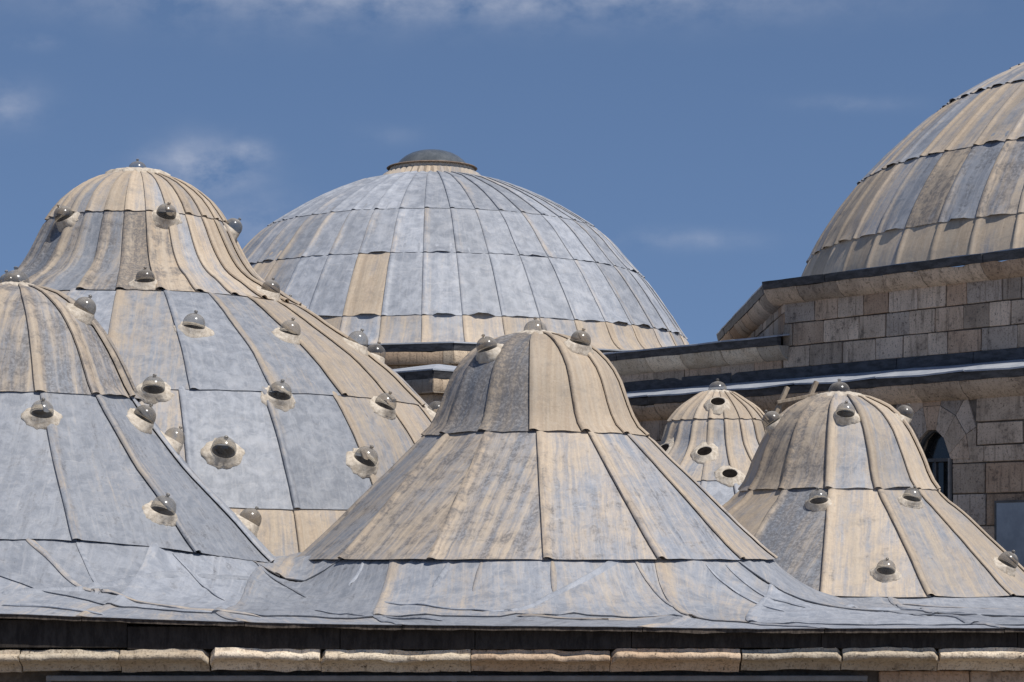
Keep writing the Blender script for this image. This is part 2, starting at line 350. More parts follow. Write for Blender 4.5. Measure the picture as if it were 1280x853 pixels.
def bulb(D, deg, z, size, glass='clear', upward=.72, ringw=1.0):
    """bell glass on a levelled mortar seat over a black disc painted as the shade of a light hole"""
    th, q = math.radians(deg), D.s_of_z(z); r = D.r(q); rr = random.Random(int(deg*31+z*997))
    n = 34; ph = rr.uniform(0, 6); size *= rr.uniform(.94, 1.06)
    nrm = D.normal(th, q); up = upward if glass else .12
    ax = (nrm+Vector((0, 0, up))+Vector((rr.uniform(-.12, .12), rr.uniform(-.12, .12), 0))).normalized()
    tx = Vector((math.cos(th), math.sin(th), 0)); tx = (tx-ax*tx.dot(ax)).normalized(); ty = tx.cross(ax)   # ty points down the slope
    seat = D.surf(th, q, .058 if glass else .066)
    sq = .82 if glass else 1.0                                  # collars are wider than they are long
    prof = [(1.66*ringw, -.012, 1, 0), (1.62*ringw, .014, 1, 0), (1.46*ringw, .022, .9, .05), (1.20, .034, .4, .55), (1.0, .0, .12, 1), (.92, -.004, .06, 1), (.88, -.03, .05, 1)]
    vs = []
    for pr, o, wob, lev in prof:
        for j in range(n):
            a = 2*math.pi*j/n; c, sn = math.cos(a), math.sin(a)
            w = 1+wob*(.16*noise.noise(Vector((c*1.3+ph, sn*1.3, ph)))+.16*noise.noise(Vector((c*5+ph, sn*5, 2)))+.10*noise.noise(Vector((c*11+ph, sn*11, 2))))
            rho = size*pr*w; oo = o*(.8+.6*noise.noise(Vector((c*2.2+ph, sn*2.2, 7)))) if o > 0 else o
            v = D.surf(th+rho*c/r, q+rho*sn*sq, oo)
            if lev:
                rv = size*pr*(1+wob*.15*noise.noise(Vector((c*3+ph, sn*3, 4))))
                v = v.lerp(seat+tx*rv*c+ty*rv*sn+ax*(o if o < 0 else 0), lev)
            vs.append(v)
    col = mesh_obj('mortar_collar', vs, grid_faces(len(prof), n, True), MORTAR, D.t, sharp=60)
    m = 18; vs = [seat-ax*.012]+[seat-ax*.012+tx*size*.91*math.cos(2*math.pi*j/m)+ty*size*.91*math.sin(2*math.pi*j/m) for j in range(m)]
    mesh_obj('hole_shade_disc', vs, [(0, 1+j, 1+(j+1) % m) for j in range(m)], INSIDE, col)  # black disc on the sheet, coloured as the unlit depth of the hole
    if glass is None: return
    M = Matrix.Translation(seat-ax*size*.03) @ ax.to_track_quat('Z', 'Y').to_matrix().to_4x4()
    g = size*.98
    pr = [(.97, -.05), (1.0, .14), (.99, .32), (.94, .54), (.84, .76), (.69, .94), (.50, 1.07), (.31, 1.15), (.15, 1.19)]
    mt = OLDGLASS if glass == 'old' else GLASS
    lathe('glass_bell', [(a*g, b*g) for a, b in pr], 22, mt, col, M)
    kp = [(.15, 1.17), (.11, 1.23), (.12, 1.26), (.17, 1.31), (.18, 1.37), (.14, 1.44), (.07, 1.48), (.0, 1.485)]
    lathe('knob', [(a*g, b*g) for a, b in kp], 10, OLDGLASS, col, M)

def top_bulb(D, size, rcol, zoff=0.0):
    z = float(D.Z[0])-D.zb-.045; n = 56; prof = [(rcol*1.10, -.035-.10*rcol), (rcol*1.08, .008), (rcol*.9, .045), (rcol*.62, .065), (size*.9, .07)]
    vs = []
    for i, (pr, zz) in enumerate(prof):
        for j in range(n):
            a = 2*math.pi*j/n; sc = (1+.07*math.cos(a*14+i*0)) if i < 3 else 1
            vs.append(Vector((pr*sc*math.cos(a), pr*sc*math.sin(a), z+zz*(1+.25*noise.noise(Vector((math.cos(a)*3, math.sin(a)*3, i)))))))
    c = mesh_obj('crown_collar', vs, grid_faces(len(prof), n, True), MORTAR, D.t, sharp=60)
    M = Matrix.Translation((0, 0, z+.05)); g = size
    pr = [(1.02, -.05), (1.04, .15), (1.02, .35), (.96, .55), (.85, .75), (.69, .92), (.5, 1.03), (.3, 1.1), (.16, 1.13)]
    lathe('glass_bell', [(a*g, b*g) for a, b in pr], 20, GLASS, c, M)
    kp = [(.17, 1.11), (.11, 1.18), (.13, 1.22), (.18, 1.28), (.17, 1.36), (.09, 1.42), (0, 1.43)]
    lathe('knob', [(a*g, b*g) for a, b in kp], 10, OLDGLASS, c, M)
    lathe('hole_shade_disc', [(size*.80, z+.074), (0.001, z+.075)], 16, INSIDE, c)  # black disc coloured as the shaded opening under the crown glass

# ------------------------------------------------------------------ ground
ROOFZ = -.63
gnd = mesh_obj('ground', [(-1500, -1500, 0), (1500, -1500, 0), (1500, 1500, 0), (-1500, 1500, 0)], [(0, 1, 2, 3)], GROUND, smooth=False); gnd['kind'] = 'structure'

# ------------------------------------------------------------------ bathhouse: walls, cornice, eave, lead roof
bath = thing('bathhouse', 'low stone bathhouse with lead covered roof sheet, dark eave and pale moulded cornice', 'building', (0, 20.4, 0))
BX0, BX1, BY0, BY1 = -13.0, 11.5, 20.38, 36.5
def base_h(x, y):
    e = np.interp(x, [-12, -4.6, -1.7, 2.2, 4.6, 12], [-.55, -.575, -.617, -.655, -.645, -.62])
    return e+.006*(y-BY0)
AP = []   # aprons: X, Y, ring radius, ring height, flare length
def roof_h(x, y):
    b = base_h(x, y); acc = 0.0
    for X, Y, R, zr, Lf, dip in AP:
        dx, dy = x-X, y-Y; d = math.hypot(dx, dy)-R; th = math.atan2(dx, -dy)
        if d > 4: continue
        z = zr+(dip(th) if dip else 0); R2 = (zr-z)*1.0; d -= R2
        Hh = z-b-.02
        if Hh <= 0: continue
        h = Hh*math.exp(-d/Lf) if d > 0 else Hh+min(-d*.35, .08)
        acc += h**3
    v = Vector((x, y, 0))
    calm = min(1.0, max(.0, (y-BY0)/.8))*.9+.1
    return b+acc**(1/3)+calm*(.030*noise.noise(v*1.1)+.016*noise.noise(v*2.9)+.006*noise.noise(v*8)+.022*max(0, 1-abs(noise.noise(Vector((x*.9+y*.5, y*.8-x*.35, 5))))*9))
def dipA(th):
    a = abs(math.degrees(th)); t = min(1, max(0, (a-15)/70)); return -.24*t*t*(3-2*t)
AP += [(-5.341, 24.5, 2.60, .177, .62, dipA), (.257, 25.2, 2.62, -.024, .50, None), (-5.266, 32., 5.18, -.10, .30, None),
       (3.434, 38., 2.3, .2, .4, None), (4.171, 29., 2.58, -.464, .3, None)]

def roof_sheet(q, nx, ny, edge, tan, dark, seed, row):
    """q: plan corners front-left, front-right, back-right, back-left; the left edge carries the rolled seam"""
    rr = random.Random(seed); vs, uv = [], []
    fl, fr, br, bl = [np.array(p, float) for p in q]
    hu = [(-.05, .003), (-.052, .011), (-.035, .020), (-.005, .020), (.025, .010), (.06, .002)]
    cols = [('h', a, o) for a, o in hu]+[('f', (i+1)/nx, 0) for i in range(nx)]
    W = np.linalg.norm(fr-fl)
    ph = rr.uniform(0, 6)
    rows = list(np.linspace(0, 1, ny))
    if edge: rows = [('u2', 0), ('u', 0)]+rows
    else: rows = [('u', 0)]+rows
    for rv in rows:
        und = 0; t = rv
        if isinstance(rv, tuple): und = {'u': 1, 'u2': 2}[rv[0]]; t = 0.0
        for k, a, o in cols:
            f = a/W if k == 'h' else a*(1-.06/W)+.06/W
            bow = 0.0
            p = (fl*(1-f)+fr*f)*(1-t)+(bl*(1-f)+br*f)*t; p = p+np.array([bow, 0])
            x, y = p; x += .16*math.sin(x*1.7+y*.6)*math.sin(min(1, max(0, (y-20.38)/3.2))*math.pi)
            if t == 0: y += (.020*math.sin(x*3.1)+.012*math.sin(x*9) if not edge else .010*noise.noise(Vector((x*2.2, 0, 3)))+.006*noise.noise(Vector((x*9, 0, 3))))
            z = roof_h(x, y)+o*(min(1, .35+t*5) if edge else 1)
            if not edge: z += .016*max(0, 1-t*8)
            if t > .98 : z -= .006
            if und == 1 and not edge: y += .02; z -= .014
            if und == 1 and edge: z -= .006; y += .003
            if und == 2: z -= .006; y += .10
            vs.append((x, y-20.4, z+EYE)); uv.append((f*W, y))
    ob = mesh_obj('roof_sheet', vs, grid_faces(len(rows), len(cols)), LEAD, bath, uv, sharp=55); ob['tan'] = tan; ob['dark'] = dark

def eave_board(a, b, seed):
    n = 24; vs = []
    for i in range(n+1):
        x = a+(b-a)*i/n; h = roof_h(x, BY0)+EYE-.008; e = .012*noise.noise(Vector((x*2.1, seed, 0)))+.007*noise.noise(Vector((x*8, seed, 0)))
        for d, z in ((.016, 0), (.014+e*.3, -.034+e), (.07, -.034+e), (.07, 0)): vs.append((x, BY0-20.4+d, h+z))
    mesh_obj('eave_board', vs, grid_faces(n+1, 4, True), EDGE, bath, sharp=40)
def build_roof():
    xs1 = [BX0]; r = random.Random(3)
    while xs1[-1] < BX1-2.0: xs1.append(xs1[-1]+r.uniform(1.4, 2.3))
    xs1[-1] = BX1
    lean = lambda x, dy: x+dy*(.55*math.sin(x*1.12+.9))
    yb = [21.45+.35*math.sin(x*.9+1)+r.uniform(-.12, .12) for x in xs1]
    yc = [23.6+r.uniform(-.2, .2) for x in xs1]; yc = [23.6]*len(xs1)
    for i in range(len(xs1)-1):
        a, b = xs1[i], xs1[i+1]; a2, b2 = (lean(a, yb[i]-BY0), lean(b, yb[i+1]-BY0))
        roof_sheet([(a, BY0), (b, BY0), (b2, yb[i+1]), (a2, yb[i])], 24, 14, True, r.uniform(-.3, .25), r.uniform(-.1, .5), 100+i, 0)
    for i in range(len(xs1)-1): eave_board(xs1[i]+.004, xs1[i+1]-.004, i)
    x2 = [lean(x, yb[i]-BY0) for i, x in enumerate(xs1)]
    for i in range(len(xs1)-1):
        a, b = x2[i], x2[i+1]
        roof_sheet([(a, yb[i]-.09), (b, yb[i+1]-.09), (xs1[i+1]+.3*math.sin(i*2.), 23.6), (xs1[i]+.3*math.sin((i-1)*2.), 23.6)], 24, 26, False, r.uniform(-.3, .35), r.uniform(-.1, .5), 200+i, 1)
    for i in range(0, len(xs1)-1, 2):
        a, b = xs1[i], xs1[min(i+2, len(xs1)-1)]
        roof_sheet([(a, 23.55), (b, 23.55), (b, 28.2), (a, 28.2)], 18, 40, False, r.uniform(.0, .6), r.uniform(-.2, .2), 300+i, 2)
        roof_sheet([(a, 28.1), (b, 28.1), (b, BY1), (a, BY1)], 14, 40, False, r.uniform(.0, .6), r.uniform(-.2, .2), 400+i, 2)
build_roof()
FOLDS = [[(-4.72, 21.99), (-4.42, 21.84), (-4.06, 21.57), (-3.71, 21.52), (-2.9, 21.18), (-2.3, 21.1)], [(-4.24, 22.14), (-4.1, 21.94), (-3.95, 21.66)],
 [(-4.78, 21.23), (-4.36, 21.39), (-4.06, 21.57), (-3.63, 21.94), (-3.17, 22.46)], [(-3.38, 22.62), (-3.16, 22.48), (-2.75, 22.0)], [(-3.12, 22.5), (-2.73, 22.88), (-2.27, 23.24)],
 [(-2.65, 23.56), (-2.27, 23.24), (-2.05, 22.83)], [(-4.69, 20.83), (-4.23, 20.76), (-3.66, 20.55)], [(-1.34, 22.37), (-.73, 21.93), (0., 21.71), (.4, 22.12), (.83, 22.52), (1.19, 22.86)],
 [(1.2, 22.84), (1.39, 22.52), (1.59, 22.05)], [(-.62, 22.72), (-.79, 22.45)], [(-.3, 22.63), (-.38, 22.26)], [(.4, 22.58), (.41, 22.15)], [(1.96, 23.18), (2.29, 22.89), (2.73, 22.53)],
 [(2.18, 23.4), (2.53, 23.17), (2.99, 22.96)], [(-1.51, 23.28), (-1.65, 22.93)], [(3.42, 23.74), (4.18, 24.28), (4.87, 23.5)], [(4.46, 26.2), (5.02, 25.94), (5.79, 25.71)],
 [(-1.93, 21.98), (-1.28, 21.46), (-.59, 20.87)], [(0., 21.46), (.9, 21.27), (1.68, 21.67)], [(-7.2, 22.0), (-7.6, 21.6), (-8.4, 21.3)], [(-6.1, 21.9), (-6.3, 21.4), (-7., 21.1)]]
def fold(pts, seed):
    """a welted seam beaten over to its left side"""
    rr = random.Random(seed); P = []
    for i in range(len(pts)-1):
        for t in np.linspace(0, 1, 8, endpoint=False):
            a, b = np.array(pts[i]), np.array(pts[i+1]); a0 = np.array(pts[max(0, i-1)]); b1 = np.array(pts[min(len(pts)-1, i+2)])
            P.append(.5*((2*a)+(b-a0)*t+(2*a0-5*a+4*b-b1)*t*t+(3*a-a0-3*b+b1)*t**3))
    P.append(np.array(pts[-1])); n = len(P); vs, uv = [], []; sec = [(-.030, .000), (-.034, .014), (-.018, .026), (.006, .024), (.028, .010), (.055, -.006)]; L = 0; k = rr.uniform(.5, .85)
    for i, p in enumerate(P):
        t = P[min(i+1, n-1)]-P[max(i-1, 0)]; t = t/np.linalg.norm(t); nn = np.array([t[1], -t[0]])
        if nn[0] < 0: nn = -nn
        tp = min(1, i/2.5, (n-1-i)/2.5)
        for a, o in sec:
            q = p+nn*a*k*(.3+.7*tp); vs.append((q[0], q[1]-20.4, roof_h(q[0], q[1])+EYE+o*k*tp*(1+.4*noise.noise(Vector((p[0]*3, p[1]*3, seed))))+.004-(.012 if tp == 0 else 0))); uv.append((a, L))
        L += .1
    ob = mesh_obj('welted_seam', vs, grid_faces(n, 6), LEAD, bath, uv, sharp=55); ob['tan'] = rr.choice((-.9, -.8, -.4, .2)); ob['dark'] = rr.uniform(-.2, .9)
for i, f in enumerate(FOLDS): fold(f, i)

def noisy_bar(name, prof, x0, x1, mat, parent, amp, nl=14, loc=(0, 0, 0), seed=0, M=None, chip=(0, 0)):
    """a moulded stone: the section (depth, height) swept from x0 to x1 with worn, pitted faces"""
    vs = []; n = len(prof)
    for i in range(nl+1):
        x = x0+(x1-x0)*i/nl
        for d, z in prof:
            e = noise.noise(Vector((x*2.3+seed, d*4, z*5)))*amp+noise.noise(Vector((x*9+seed, d*9, z*9)))*amp*.6-max(0, noise.noise(Vector((x*3.1+seed*1.7, d*5, z*7+3)))-.28)*amp*3.2
            if i in (0, nl): e -= .004
            e -= chip[0]*max(0, 1-(x-x0)/.045)**.8*(1 if d < .12 else 0)+chip[1]*max(0, 1-(x1-x)/.045)**.8*(1 if d < .12 else 0)
            v = Vector((x, d-e, z+e*.8+amp*.5*noise.noise(Vector((x*1.4+seed*2, 0, 9))))); vs.append(M @ v if M is not None else v)
    fs = grid_faces(nl+1, n, True)+[tuple(range(n))[::-1], tuple(nl*n+k for k in range(n))]
    return mesh_obj(name, vs, fs, mat, parent, sharp=45)

def build_bath_front():
    r = random.Random(11)
    box('wall', (BX0+.35, .40, 0), (BX1-.35, .78, EYE-.70), JOINT, bath)
    for x in (BX0+.35, BX1-.75): box('wall', (x, .80, 0), (x+.4, BY1-20.4, EYE-.70), STONE, bath)
    box('wall', (BX0+.76, BY1-20.8, 0), (BX1-.76, BY1-20.42, EYE-.70), STONE, bath)
    x = BX0+.1
    while x < BX1-.2:
        L = r.uniform(1.2, 2.3); xe = min(x+L, BX1-.1)
        box('fascia_board', (x+.003, .10+r.uniform(0, .012), EYE-.835+r.uniform(-.008, .008)), (xe-.003, .16, EYE+min(roof_h(x, BY0+.12), roof_h(xe, BY0+.12), roof_h((x+xe)/2, BY0+.12))-.030), FASCIA, bath, .004); x = xe
    x = BX0+.1; k = 0
    while x < BX1-.2:
        L = r.uniform(.75, 1.45); xe = min(x+L, BX1-.1); dz = r.uniform(-.012, .012); dy = r.uniform(-.010, .014)
        t = [(.40, -.838), (.115, -.838), (.105, -.868), (.060, -.878), (.048, -.890), (.046, -.910), (.056, -.928), (.09, -.940), (.135, -.955), (.18, -.98), (.21, -1.04), (.40, -1.04)]; jg = r.choice((.003, .004, .006, .015))
        noisy_bar('cornice_stone', [(a+dy, b+EYE+dz) for a, b in t], x+jg, xe-.003, CORN, bath, .018, 60, seed=k*3.7, chip=(r.choice((0, 0, 0, .01, .06)), r.choice((0, 0, 0, .01, .05)))); x = xe; k += 1
    # coursed stones of the front wall under the cornice
    for ci, (za, zb) in enumerate([(-1.48, -1.05), (-1.93, -1.49), (-2.4, -1.94), (-2.9, -2.41)]):
        x = BX0+.35
        while x < BX1-.4:
            xe = min(x+r.uniform(.5, 1.2), BX1-.35)
            if not (-4.4 < x < 3.0 or -4.4 < xe < 3.0):
                box('wall_stone', (x+.006, .36+r.uniform(0, .02), EYE+za), (xe-.006, .46, EYE+zb), STONE, bath, .012)
            x = xe
    # long painted window frame whose head just shows
    w = box('window_frame', (-4.22, .20, EYE-1.135), (3.22, .30, EYE-1.085), FRAME, bath, .006)
    for xx in (-4.22, -.55, 3.17): box('post', (xx, .202, EYE-2.6), (xx+.05, .298, EYE-1.137), FRAME, w, .005)
    box('pane', (-4.16, .25, EYE-2.6), (3.16, .262, EYE-1.137), PANE, w)
build_bath_front()

# ------------------------------------------------------------------ the bell shaped bath domes
profA = [(.069, 2.912), (.19, 2.895), (.302, 2.869), (.448, 2.817), (.56, 2.757), (.775, 2.584), (.948, 2.369), (1.12, 2.068), (1.275, 1.723), (1.413, 1.508), (1.551, 1.335), (1.895, .905), (2.326, .474), (2.8, -.043), (2.972, -.215), (3.2, -.45)]
profB = [(.071, 2.463), (.248, 2.446), (.399, 2.401), (.567, 2.33), (.727, 2.215), (.859, 2.065), (.948, 1.905), (1.046, 1.639), (1.134, 1.435), (1.249, 1.303), (1.533, 1.019), (1.967, .603), (2.268, .31), (2.552, .044), (2.756, -.151), (2.95, -.34)]
profC = [(.113, 5.401), (.27, 5.378), (.383, 5.345), (.675, 5.232), (.9, 5.086), (1.125, 4.861), (1.294, 4.557), (1.485, 4.163), (1.643, 3.938), (1.8, 3.803), (1.98, 3.702), (2.273, 3.499), (2.565, 3.319), (3.015, 3.004), (3.578, 2.588), (3.916, 2.25), (4.174, 1.969), (4.501, 1.519), (4.748, 1.069), (4.951, .619), (5.12, .056), (5.25, -.6)]
profS = [(.16, 2.739), (.267, 2.726), (.481, 2.579), (.668, 2.432), (.815, 2.231), (.895, 2.004), (.962, 1.831), (1.149, 1.603), (1.376, 1.403), (1.643, 1.136), (1.977, .735), (2.405, .067), (2.7, -.55)]
profR = [(.122, 2.06), (.326, 2.019), (.469, 1.958), (.673, 1.835), (.816, 1.682), (.918, 1.53), (1.06, 1.224), (1.183, .918), (1.326, .714), (1.509, .561), (1.733, .357), (1.948, .153), (2.213, -.102), (2.366, -.255), (2.6, -.479), (2.753, -.632)]
BASE = -.63
def mkdome(name, label, X, Y, prof, zb=BASE, cat='dome', group=None):
    return Dome(thing(name, label, cat, (X, Y, EYE+zb), group), X, Y, zb, prof)

A = mkdome('bell_dome', 'broad bell dome with blue grey skirt and worn brown crown above the eave', -5.341, 24.5, profA)
tier(A, None, 1.697, 13, 23., .060, .045, 14, 6, .55, .95, .030, True, spread=.12, dent=.012)
tier(A, 1.697, .177, 13, 25., .050, .040, 18, 6, .05, .35, 0, zend=dipA, spread=.15, dent=.012)
for d, z in [(72, 2.58), (22, 1.41), (72, 1.42), (49, .42), (97, .34), (93, 1.22)]: bulb(A, d, z, .125, 'old' if d in (72, 97) else 'clear')
top_bulb(A, .14, .24)

B = mkdome('bell_dome', 'tan bell dome with wide plain skirt, glass bells only near its crown', .257, 25.2, profB)
tier(B, None, 1.323, 14, -1.0, .055, .040, 14, 6, lambda m: 1.15 if m > 0 else .95, lambda m: 1.0 if m < 0 else .0, .012, True, spread=.15,
     fix=[(-2, 26, 1.5, -.5), (26, 52, 1.4, -.4), (-27, -2, .6, 1.5), (-53, -27, .4, 1.5)])
tier(B, 1.323, -.024, 14, 2.2, .050, .036, 18, 6, lambda m: .62 if m < 5 else .58, lambda m: .70 if m < 5 else .40, 0, spread=.18, dent=.010)
for d, z in [(-42, 2.2), (44, 2.27)]: bulb(B, d, z, .118, 'old')
top_bulb(B, .125, .26)

C = mkdome('bell_dome', 'tallest bell dome, its great rounded skirt dotted with rows of glass bells', -5.266, 32., profC)
tier(C, None, 4.686, 28, 4, .060, .042, 9, 4, .7, .1, 0, True, spread=.35)
tier(C, 4.686, 3.476, 28, 4, .065, .048, 16, 4, lambda m: .45 if m < 0 else .85, lambda m: 1.1 if m < 35 else .2, 0, spread=.45)
tier(C, 3.476, 2.071, 24, 4, .055, .040, 14, 5, .30, -.1, 0, spread=.3, dent=.014, fix=[(23, 38, -.35, -.4), (38, 53, .25, .0), (53, 95, .85, -.4)])
tier(C, 2.071, .599, 24, 2, .050, .038, 14, 5, -.1, -.2, 0, spread=.3, dent=.014, fix=[(17, 32, -.5, -.4), (32, 47, -.25, -.4), (47, 62, .6, .0), (62, 100, .9, -.3), (-6, 2, .7, -.3), (2, 17, .7, -.3)])
tier(C, .599, -.5, 24, 2, .045, .034, 8, 5, 1.0, -.1, 0, spread=.2, dent=.014)
for d, z in [(-38, 4.58), (26, 4.59), (88, 4.57), (-134, 4.55), (140, 4.55), (12, 3.57), (63, 3.56), (-40, 3.56), (115, 3.56), (22, 2.88), (47, 2.88), (76, 2.87), (96, 2.80), (-5, 2.88), (12, 2.01), (34, 1.98), (58, 1.93), (84, 1.95), (-14, 2.0), (22, 1.25), (46, 1.18), (70, 1.2), (-3, 1.2)]:
    bulb(C, d, z, .135 if z > 3.4 else .150, 'old' if z > 3.4 else 'clear')
top_bulb(C, .125, .40)

S = mkdome('bell_dome', 'small pale bell dome with narrow ribs and round light holes without glass', 3.434, 38., profS)
tier(S, None, 2.263, 20, 5, .040, .034, 8, 3, 1.0, -.3, 0, True, spread=.2)
tier(S, 2.263, 1.217, 20, 5, .042, .034, 12, 3, lambda m: .55, -.1, 0, spread=.3)
tier(S, 1.217, -.5, 20, 5, .042, .034, 14, 3, -.1, -.4, 0, spread=.3)
for d, z in [(-5, 2.49), (-16, 1.66), (2, 1.28)]: bulb(S, d, z, .13, None, ringw=1.1)
bulb(S, 14, .85, .14, 'old'); bulb(S, 62, 1.7, .16, None); bulb(S, -62, 1.7, .16, None)
top_bulb(S, .15, .27)

R = mkdome('bell_dome', 'streaked tan bell dome with round collared glass bells, beside the wall with the arched window', 4.171, 29., profR)
tier(R, None, .84, 13, -13.8, .055, .042, 14, 6, .85, .25, .026, True, spread=.15, fix=[(-14, 14, .45, .1), (14, 42, .55, -.3), (-70, -14, .95, .9), (42, 84, .9, -.2)])
tier(R, .84, -.464, 13, -12., .050, .038, 18, 6, .85, .0, 0, spread=.15, dent=.012, fix=[(-40, -12, .45, 1.3), (-12, 16, .75, .3), (16, 44, .6, .2), (-68, -40, .9, .0)])
for d, z in [(-3, 1.73), (-80, 1.66), (76, 1.74), (-18, .63), (30, .66), (5, -.21), (54, -.13), (-60, .2)]: bulb(R, d, z, .122, 'old' if d in (-80, 76, 54) else 'clear', ringw=.92)
top_bulb(R, .135, .30)

# ------------------------------------------------------------------ the two great domes
profM = [(1.02, 9.646), (1.53, 9.524), (2.039, 9.381), (2.753, 9.075), (3.243, 8.831), (3.691, 8.565), (4.16, 8.259), (4.589, 7.892), (4.895, 7.546), (5.506, 6.832), (6.016, 6.118), (6.404, 5.506), (6.608, 5.098), (6.771, 4.895), (6.975, 4.752), (7.2, 4.66)]
M = mkdome('great_dome', 'great blue grey ribbed lead dome crowned by a smooth grey glass cap', -2.039, 58., profM, 4.6)
tm = lambda m: -.15 if m > -25 else .25
tier(M, None, 8.23, 44, .5, .062, .032, 8, 3, -.25, -.6, 0, True, mat=LEADFAR, lap=.012, spread=.25)
tier(M, 8.23, 7.037, 44, .5, .062, .032, 8, 8, lambda m: -.2 if m > -25 else .15, -.5, .06, mat=LEADFAR, lap=.012, spread=.3)
tier(M, 7.037, 5.477, 44, .5, .062, .032, 10, 8, lambda m: -.25 if m > -30 else .1, -.4, .085, mat=LEADFAR, lap=.012, spread=.3, fix=[(-19, -8.5, 1.0, -.6), (-49, -38, 1.0, -.6)])
tier(M, 5.477, 4.70, 44, .5, .062, .032, 8, 8, .55, -.6, 0, mat=LEADFAR, lap=.012, spread=.35)
def cap(D):
    n = 88; vs = []; z0 = float(D.Z[0])-D.zb
    for i, (r, z) in enumerate([(1.45, -.17), (1.30, -.06), (1.18, .05), (1.12, .11)]):
        for j in range(n):
            a = 2*math.pi*j/n; k = (.035 if j % 2 else -.02)*(1.0 if i < 3 else .2)
            vs.append(((r+k)*math.cos(a), (r+k)*math.sin(a), z0+z+k*.6))
    p = mesh_obj('pleated_skirt', vs, grid_faces(4, n, True), LEADFAR, D.t, [(v[0], v[2]) for v in vs], sharp=20); p['tan'] = .7; p['dark'] = -.2
    lathe('cap_collar', [(1.08, z0+.09), (1.09, z0+.17), (1.06, z0+.23), (.9, z0+.25)], 48, MORTAR, D.t, wob=.01)
    lathe('cap_rim', [(1.04, z0+.235), (1.13, z0+.205), (1.16, z0+.22), (1.13, z0+.245), (.95, z0+.28)], 48, RIM, D.t)
    c = [(.93, .44), (.90, .50), (.82, .60), (.70, .70), (.55, .78), (.38, .835), (.2, .865), (.001, .875)]
    lathe('glass_cap', [(r, z0+z) for r, z in [(a, b-.185) for a, b in c]], 48, CAPGLASS, D.t)
cap(M)

profG = [(.331, 10.791), (1.157, 10.692), (2.148, 10.461), (3.14, 10.114), (4.132, 9.635), (4.958, 9.122), (5.784, 8.428), (6.445, 7.767), (6.941, 7.156), (7.354, 6.528), (7.536, 6.115), (7.668, 5.817), (7.76, 5.55), (7.80, 5.30)]
G = mkdome('great_dome', 'great tan ribbed lead dome with dark blue sheets, on an angular stone drum', 13.717, 47., profG, 5.5)
vis = (-120, 30)
tier(G, None, 9.95, 56, 1.43, .062, .034, 8, 3, .2, .0, 0, True, mat=LEADFAR, lap=.012, rng_deg=vis)
tier(G, 9.95, 9.20, 56, 1.43, .062, .034, 8, 5, .1, .0, .05, mat=LEADFAR, lap=.012, rng_deg=vis)
tier(G, 9.20, 7.73, 56, 1.43, .062, .034, 10, 8, .30, .05, .06, mat=LEADFAR, lap=.012, rng_deg=vis, spread=.55)
tier(G, 7.73, 6.20, 56, 1.43, .062, .034, 10, 8, .65, .5, .06, mat=LEADFAR, lap=.012, rng_deg=vis, spread=.6)
tier(G, 6.20, 5.40, 56, 1.43, .062, .034, 6, 4, 1.0, -.1, 0, mat=LEADFAR, lap=.012, rng_deg=vis, spread=.2)

# ------------------------------------------------------------------ stone halls behind
def unit_stone(seed):
    r = random.Random(seed); bm = bmesh.new(); bmesh.ops.create_cube(bm, size=1.0)
    bmesh.ops.bevel(bm, geom=bm.edges[:], offset=.028, segments=1, affect='EDGES')
    for v in bm.verts: v.co += Vector([r.uniform(-.016, .016), r.uniform(-.03, .03), r.uniform(-.016, .016)])
    me = bpy.data.meshes.new('stone_block'); bm.to_mesh(me); bm.free(); return me
UNITS = {}
def block(parent, mat, cx, cy, cz, lx, ly, lz, rz, seed, name='stone_block'):
    key = (mat.name, seed % 6)
    if key not in UNITS:
        me = unit_stone(seed % 6); me.materials.append(mat); UNITS[key] = me
    o = bpy.data.objects.new(name, UNITS[key]); o.location = (cx, cy, cz); o.scale = (lx, ly, lz); o.rotation_euler = (0, 0, rz); return link(o, parent)

class Wall:
    """a straight wall line: q runs along it, n points out of it"""
    def __init__(s, p, t): s.p = Vector((p[0], p[1])); s.t = Vector(t).normalized(); s.n = Vector((s.t.y, -s.t.x)); s.rz = math.atan2(s.t.y, s.t.x)
    def at(s, q, out): return s.p+s.t*q+s.n*out
    def mat(s, root): return Matrix.Translation((s.p.x-root.location.x, s.p.y-root.location.y, 0)) @ Matrix.Rotation(s.rz, 4, 'Z')   # local x along, local -y out
def courses(W, root, q0, q1, z0, heights, wr, out, mat, seed, skip=None):
    r = random.Random(seed); z = z0; k = 0
    for h in heights:
        q = q0-r.uniform(0, .3)
        while q < q1-.05:
            L = r.uniform(*wr); qe = min(q+L, q1); qs = max(q, q0)
            if q1-qe < .22: qe = q1
            if qe-qs > .08 and not (skip and skip(qs, qe, z, z+h)):
                c = W.at((qs+qe)/2, out-.09+r.uniform(-.012, .012))
                block(root, mat, c.x-root.location.x, c.y-root.location.y, EYE+z+h/2-root.location.z, qe-qs-.022, .20, h-.024, W.rz, r.randrange(99))
            q = qe; k += 1
        z += h
def bar(W, root, name, prof, q0, q1, mat, amp=0.0, step=None, seed=0, gap=.006):
    """moulding along a wall; prof = (outward, height)"""
    r = random.Random(seed); q = q0; Mx = W.mat(root)
    while q < q1-.01:
        qe = min(q+(r.uniform(*step) if step else q1-q0), q1)
        if q1-qe < .25: qe = q1
        d = r.uniform(-.008, .008) if step else 0
        noisy_bar(name, [(-a+d, b+EYE-root.location.z) for a, b in prof], q+gap, qe-gap, mat, root, amp, 10 if amp else 2, seed=seed+q, M=Mx)
        q = qe
